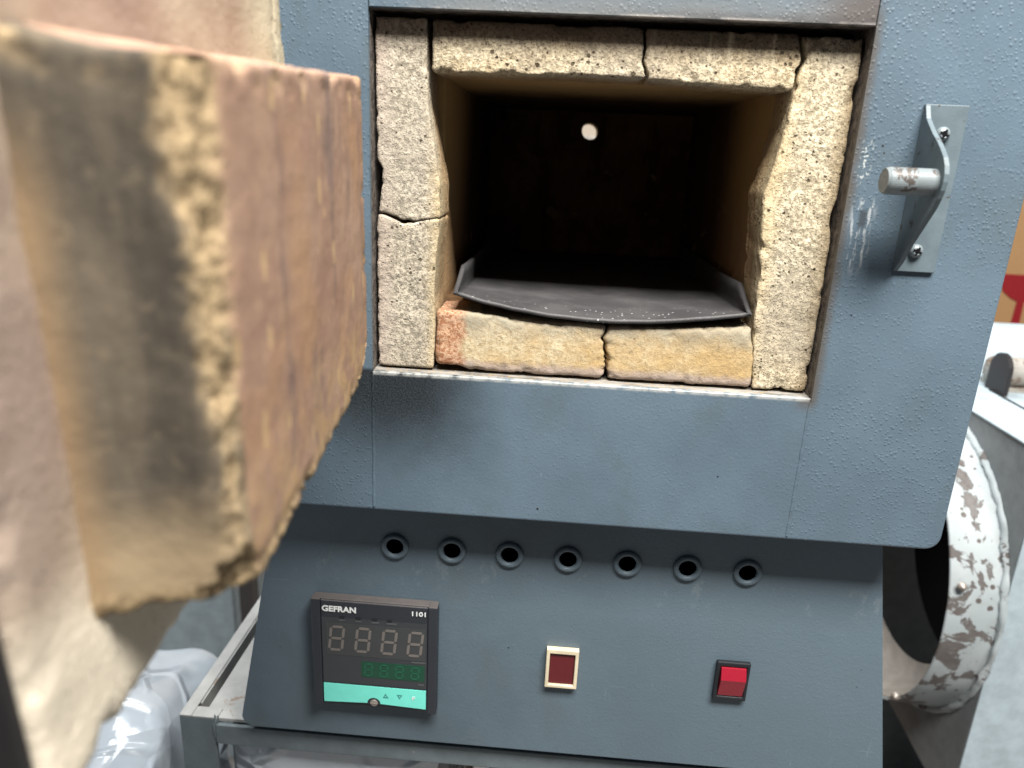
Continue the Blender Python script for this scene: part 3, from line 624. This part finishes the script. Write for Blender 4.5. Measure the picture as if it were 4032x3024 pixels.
def phillips(x, z):
    pr_ = [(0, .0040), (.0010, .0040), (.0022, .0034), (.0030, .0022), (.0032, .0016)]
    bm = lathe(pr_ + [(.0016, .0012), (.0014, 0)], (x, -.0022, z), (0, -1, 0), 32)
    o = link('screw', bm_mesh(bm), m_scr, catch, True)
    bmx = box_bm(-.0026, .0026, -.0001, .0004, -.00055, .00055); box_bm(-.00055, .00055, -.00012, .00041, -.0026, .0026, bm=bmx)
    for v in bmx.verts: v.co = Matrix.Rotation(.35, 3, 'Y') @ v.co + Vector((x, -.0054, z))
    me = bm_mesh(bmx); c = bpy.data.meshes.new('cross')
    # the cross recess is a dark inset of the screw head
    o.data.materials.append(DARKIN); bmh = bmesh.new(); bmh.from_mesh(o.data); n0 = len(bmh.faces); bmh.from_mesh(me); bmh.faces.ensure_lookup_table()
    for f in bmh.faces[n0:]: f.material_index = 1
    bmh.to_mesh(o.data); bmh.free()
m_scr = m_simple('painted_screw_head', (0.20, 0.235, 0.255), 0.32, 0.1, 0.5, 0.1)
phillips(.3257, .1602); phillips(.3242, .0952)

# --- door, swung open on the left and sagging a little
DU = Vector((-.08017, .99455, .06661)); DN = Vector((.99677, .08035, 0)); DV = DN.cross(DU); DV = -DV if DV.z < 0 else DV
P0 = Vector((.02025, -.09266, .10369))
DM = Matrix((DN, DU, DV)).transposed().to_4x4(); DM.translation = P0
def swapxy(me):      # (u, n, v) -> (n, u, v), the right-handed frame of the door
    for v in me.vertices: v.co = Vector((v.co.y, v.co.x, v.co.z))
    me.flip_normals(); return me
def dpart(name, me, mat, parent, smooth=False, label=None):
    swapxy(me)
    o = link(name, me, mat, parent, smooth, at=Vector((0, 0, 0)), label=label); return o
bm = prism([(-.247, -.128), (.040, -.128), (.040, .119), (-.247, .119)], 'y', -.125, -.060, .004)
door = link('door', swapxy(bm_mesh(bm)), DARKST, furnace, label='thick refractory door hanging open at the left'); door.location = P0 - furnace.location
door.rotation_mode = 'QUATERNION'; door.rotation_quaternion = DM.to_quaternion()
off = lambda v: (lambda q: q + Vector(v))
dpart('slab', rough_block((.2400, .0155, .224), .0040, .003, 3, .0006, .003, off((-.2285, -.0555, -.116))), SLAB, door, True)
dpart('slab', rough_block((.0165, .0130, .224), .0035, .003, 5, .0006, .004, off((.0180, -.0555, -.116))), SLAB, door, True)
dpart('rim_plate', bm_mesh(prism(rect(-.2280, .0365, -.1195, .1125), 'y', -.103, -.056, .001)), DARKST, door)
cl = [((.004, .0475, .012), (-.66, .60, -.45), .0040, 1.0), ((.0048, .0472, .070), (-.70, .712, .045), .0021, 0.8), ((.190, .040, .014), (.62, .0, -.785), .0022, 0.2), ((.10, .0492, .0006), (0, .6, -.8), .0026, 0.15)]
def taper(q):
    k = max(0.0, (.050 - q.y - .016) / .030); k = k ** 1.6; u, v = q.x, q.z
    return Vector((-.1930 + u - (.0085 * k if u < .097 else -.003 * k), -.050 + q.y, -.0763 + v * 1.014 + (.0060 * k if v > .07 else -.0055 * k) * min(1.0, abs(v - .07) / .05)))
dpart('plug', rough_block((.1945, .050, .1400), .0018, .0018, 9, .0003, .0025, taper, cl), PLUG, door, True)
dpart('rim_plate', bm_mesh(prism(rect(-.2325, -.2292, -.1195, .1125), 'y', -.104, -.0425, .0008)), DARKST, door)
link('hinge', bm_mesh(lathe([(0, .0), (0, .008), (.05, .008), (.05, 0)], (-.062, -.022, .20), (0, 0, 1), 20)), PAINT_P, furnace)
link('hinge', bm_mesh(lathe([(0, .0), (0, .008), (.05, .008), (.05, 0)], (-.062, -.022, -.02), (0, 0, 1), 20)), PAINT_P, furnace)

# ================================================================ tray inside
tray = empty('steel_tray', (.145, .15, .040), 'warped dark steel tray with upturned sides inside the furnace mouth', 'tray')
prof_z = pl([(0, .0524), (.09, .0484), (.2, .0447), (.33, .0418), (.45, .0405), (.55, .0403), (.68, .0416), (.8, .0440), (.92, .0472), (1, .0495)])
NS, ND = 40, 40; rows = []
bm = bmesh.new()
for j in range(ND + 1):
    y = .0095 + (.31 - .0095) * (j / ND) ** 1.4; k = math.exp(-max(0, y - .0095) / .055); row = []
    lip = .0175 * min(1.0, max(0.0, (y - .0100) / .036)); xa = .0515 - .002 * (1 - k); xb = .2375 + .002 * (1 - k)
    for i in range(NS + 1):
        s = i / NS; z = .0425 + (prof_z(s) - .0425) * k + .0003 * fb((s, y, 0), 14); yy = y - .002 * math.sin(math.pi * s) * k
        row.append((xa + (xb - xa) * s, yy, z))
    L = [(row[0][0] + .0012 * lip / .0175 * q, row[0][1], row[0][2] + lip * q) for q in (1.0, .66, .33)]
    Rr = [(row[-1][0] - .0008 * lip / .0175 * q, row[-1][1], row[-1][2] + lip * q) for q in (.33, .66, 1.0)]
    rows.append([bm.verts.new(p) for p in L + row + Rr])
for a, b in zip(rows, rows[1:]):
    for i in range(len(a) - 1): bm.faces.new((a[i], a[i + 1], b[i + 1], b[i]))
o = link('tray_sheet', bm_mesh(bm), TRAY, tray, True); md = o.modifiers.new('thick', 'SOLIDIFY'); md.thickness = .0026; md.offset = 0

# ================================================================ stand
stand = empty('furnace_stand', (.14, .25, -1.0), 'grey angle-iron stand carrying the furnace', 'stand')
RZ = -.3265
bm = prism([(-.1785, .040), (-.1484, .040), (-.1484, .044), (-.1745, .044), (-.1745, .070), (-.1785, .070)], 'z', -1.0, RZ - .0005, .0006); link('leg', bm_mesh(bm), STANDP, stand)
bm = prism([(.3540, .040), (.3840, .040), (.3840, .070), (.3800, .070), (.3800, .044), (.3540, .044)], 'z', -1.0, RZ - .0005, .0006); link('leg', bm_mesh(bm), STANDP, stand)
for x in (-.1785, .3540): link('leg', bm_mesh(prism(rect(x, x + .030, .455, .485), 'z', -1.0, RZ - .0005, .0006)), STANDP, stand)
box('front_rail', -.1466, .3535, .0376, .0416, -.3500, RZ - .0042, STANDP, stand, .0008)
bm = box_bm(-.1787, -.1682, .0402, .4800, RZ - .0002, RZ + .0012, .0004); box_bm(-.1684, -.1668, .0570, .4800, RZ - .030, RZ - .0004, bm=bm); box_bm(-.1667, -.1560, .0570, .4800, RZ - .030, RZ - .028, bm=bm)  # lower web and floor strip added to keep the slot dark
link('side_rail', bm_mesh(bm), SHELFP, stand)
box('side_rail', .3730, .3842, .0402, .4800, RZ - .0002, RZ + .0012, SHELFP, stand, .0004)
box('shelf', -.1592, .3700, .0420, .4750, RZ - .0040, RZ - .0004, SHELFP, stand, .0006)
box('corner_plate', -.1680, -.1460, .0402, .0520, RZ - .0004, RZ + .0010, SHELFP, stand, .0005)
bm = bmesh.new(); bmesh.ops.create_icosphere(bm, subdivisions=4, radius=1)
for v in bm.verts:
    d = 1 + .35 * mn.noise(v.co * 2.2); v.co = Vector((-.1474 + v.co.x * .0030 * d, .0412 + v.co.y * .003 * d, -.3370 + v.co.z * .0125 * d))
link('weld', bm_mesh(bm), STANDP, stand, True)

# ================================================================ things behind and beside
# machine on the right
mac = empty('duct_machine', (.86, .52, -1.0), 'white painted machine with a chipped round duct stub beside the furnace', 'machine')
MX, MY, MZ = .640, .300, -.1370
bm = prism([(MY + .001, -.612), (.55, -.595), (.76, -.50), (.76, MZ - .003), (MY + .001, MZ - .003)], 'x', MX, MX + .003, 0, [circ(.497, -.362, .176, 64)][:1])
link('side_sheet', bm_mesh(bm), MSHADE, mac)
box('front_sheet', MX, 1.15, MY - .002, MY, -1.0, MZ - .003, MWHITE, mac, .0008)
box('top_sheet', MX - .002, 1.15, MY - .002, .78, MZ - .0025, MZ, MWHITE, mac, .0008)
box('back_sheet', MX + .003, 1.15, .76, .763, -1.0, MZ - .003, MSHADE, mac)
def ring_band():
    bm = bmesh.new(); n = 120; prof = [(MX - .0005, .206), (MX - .004, .2015), (MX - .010, .1995), (.582, .1985), (.5800, .1970), (.582, .1950), (MX, .1945)]
    R_ = []
    for (x, r) in prof: R_.append([bm.verts.new((x, .497 + (r + .0012 * fb((math.cos(t) * 3, math.sin(t) * 3, x * 20), 2.0)) * math.cos(t), -.362 + (r + .0012 * fb((math.cos(t) * 3, math.sin(t) * 3, x * 20), 2.0)) * math.sin(t))) for t in [2 * math.pi * i / n for i in range(n)]])
    for p, q in zip(R_, R_[1:]):
        for i in range(n): bm.faces.new((p[i], p[(i + 1) % n], q[(i + 1) % n], q[i]))
    return bm
link('duct_rim', bm_mesh(ring_band()), MCHIP, mac, True)
link('duct_lining', bm_mesh(lathe([(0, .1935), (.055, .178), (.0555, .150), (.056, .149)], (.5835, .497, -.362), (1, 0, 0), 72)), BEIGE, mac, True)
link('duct_dark_disc', bm_mesh(lathe([(0, .0), (0, .17), (.003, .17), (.003, 0)], (.72, .497, -.362), (1, 0, 0), 48)), DARKIN, mac)  # black disc put in for the unlit depth of the duct
bm = bmesh.new(); n = 220; R_ = []      # rough weld round the duct foot
for i in range(n):
    t = 2 * math.pi * i / n; cr = []
    for k in range(7):
        a = math.pi * k / 6; r = .0050 + .0030 * fb((math.cos(t) * 9, math.sin(t) * 9, k * .5), 1.0) + .0022 * fb((math.cos(t) * 30, math.sin(t) * 30, k), 1.0)
        rr = .2030 + r * math.cos(a); cr.append(bm.verts.new((MX - .0004 - r * math.sin(a), .497 + rr * math.cos(t), -.362 + rr * math.sin(t))))
    R_.append(cr)
for i in range(n):
    for k in range(6): bm.faces.new((R_[i][k], R_[i][k + 1], R_[(i + 1) % n][k + 1], R_[(i + 1) % n][k]))
link('duct_weld', bm_mesh(bm), MCHIP, mac, True)
link('bolt', bm_mesh(lathe([(0, .0055), (.003, .005), (.006, 0)], (.590, .3020, -.300), (0, -1, 0), 16)), SCREW, mac, True)
link('bolt', bm_mesh(lathe([(0, .0055), (.003, .005), (.006, 0)], (.575, .350, -.490), (-.6, -.8, 0), 16)), SCREW, mac, True)
bm = prism(rcorner((.535, -.105), .022, math.pi, 0, 10) + [(.557, MZ), (.513, MZ)], 'x', .712, .718); link('lug', bm_mesh(bm), DARKST, mac)
link('bar', bm_mesh(lathe([(0, 0), (0, .021), (.40, .021), (.40, 0)], (.7185, .560, -.115), (1, 0.05, 0), 28)), RUSTY, mac, True)
box('bar_foot', .722, 1.10, .535, .590, MZ + .0002, MZ + .0035, RUSTY, mac)
box('hinge_strip', .7085, .7115, .30, .54, MZ + .0002, MZ + .0015, DARKST, mac)
bm = prism([(.60, MZ + .001), (.705, MZ + .001), (.705, -.074), (.685, -.074)], 'x', .62, 1.15, .002)
lid = link('white_bin', bm_mesh(bm), MWHITE); tag(lid, 'white sloping metal bin behind the rusty bar of the machine', 'bin')
# cardboard box with the goblet print
cb = empty('cardboard_box', (1.02, 1.0, -.10), 'brown cardboard box with a red goblet print at the right edge', 'box')
box('carton', .70, 1.30, .95, 1.25, -.16, .62, CARD, cb, .003)
k_ = .96 / .80
gob = []
gx, gz = .970, -.088
half = [(.000, -.062), (.032, -.062), (.032, -.056), (.008, -.050), (.0065, .010), (.020, .016), (.036, .028), (.045, .044), (.047, .059)]
pts = [(gx + a, gz + b) for a, b in half[1:]] + [(gx - a, gz + b) for a, b in half[:0:-1]]
link('goblet_print', bm_mesh(prism(pts, 'y', .9485, .9496)), CRED, cb)
# plastic film heaps
def heap(name, x0, x1, y0, y1, z0, z1, seed, amp, label, cat, rd=.28):
    V, F = sgrid(70, 60, 44); vs = []
    for (a, b, c) in V:
        q = Vector((a - .5, b - .5, c - .5)) * 2; inner = Vector([max(rd - 1, min(1 - rd, t)) for t in q]); d = q - inner; dn = d.normalized() if d.length > 1e-6 else Vector((0, 0, 1))
        q = inner + dn * rd; p = Vector((x0 + (q.x + 1) / 2 * (x1 - x0), y0 + (q.y + 1) / 2 * (y1 - y0), z0 + (q.z + 1) / 2 * (z1 - z0)))
        r1 = 1 - abs(fb(p, 9, seed)) * 2; r2 = 1 - abs(fb(p, 24, seed + 5)) * 2; r3 = 1 - abs(fb(p, 60, seed + 8)) * 2
        p = p + dn * amp * (r1 * .9 + r2 * .12 - .9); vs.append(tuple(p))
    me = bpy.data.meshes.new(name); me.from_pydata(vs, [], F); me.update(); bm = bmesh.new(); bm.from_mesh(me); me2 = bm_mesh(bm, name)
    return tag(link(name, me2, FILM, None, True), label, cat)
heap('plastic_wrapped_bale', -.66, -.188, -.25, .215, -1.0, -.345, 3, .018, 'crumpled clear plastic wrapped bale left of the stand', 'bale')
heap('plastic_bag', -.146, .045, .0475, .42, -1.0, -.337, 14, .010, 'white plastic bag under the stand between its legs', 'bag', .05)
tag(box('under_carton', .075, .40, .20, .50, -1.0, -.52, CARDD, bev=.003), 'dark brown carton standing under the right half of the furnace', 'box')
tag(box('brown_carton', .47, .70, .62, .95, -1.0, -.66, CARDD, bev=.003), 'dark brown carton below the round duct stub', 'box')
tag(box('cabinet', -.80, -.425, .66, .95, -1.0, -.30, BLUEG, bev=.004), 'pale blue grey cabinet behind the plastic bale', 'cabinet')
tag(box('steel_post', -.410, -.386, .655, .685, -1.0, .9, POSTM, bev=.002), 'dark steel post seen between the door and control panel', 'post')
# setting
me = bm_mesh(box_bm(-3, 3, -2.5, 1.6, -1.03, -1.0)); o = link('floor', me, FLOORM); o['kind'] = 'structure'
me = bm_mesh(box_bm(-3, 3, 1.5, 1.56, -1.0, 2.4)); o = link('wall', me, WALLM); o['kind'] = 'structure'
tag(link('wall_pipe', bm_mesh(lathe([(0, 0), (0, .009), (1.2, .009), (1.2, 0)], (-.45, 1.44, .1985), (1, 0, -.03), 20)), RUSTY, None, True), 'thin rusty pipe on the wall glimpsed through the rear hole of the furnace', 'pipe')
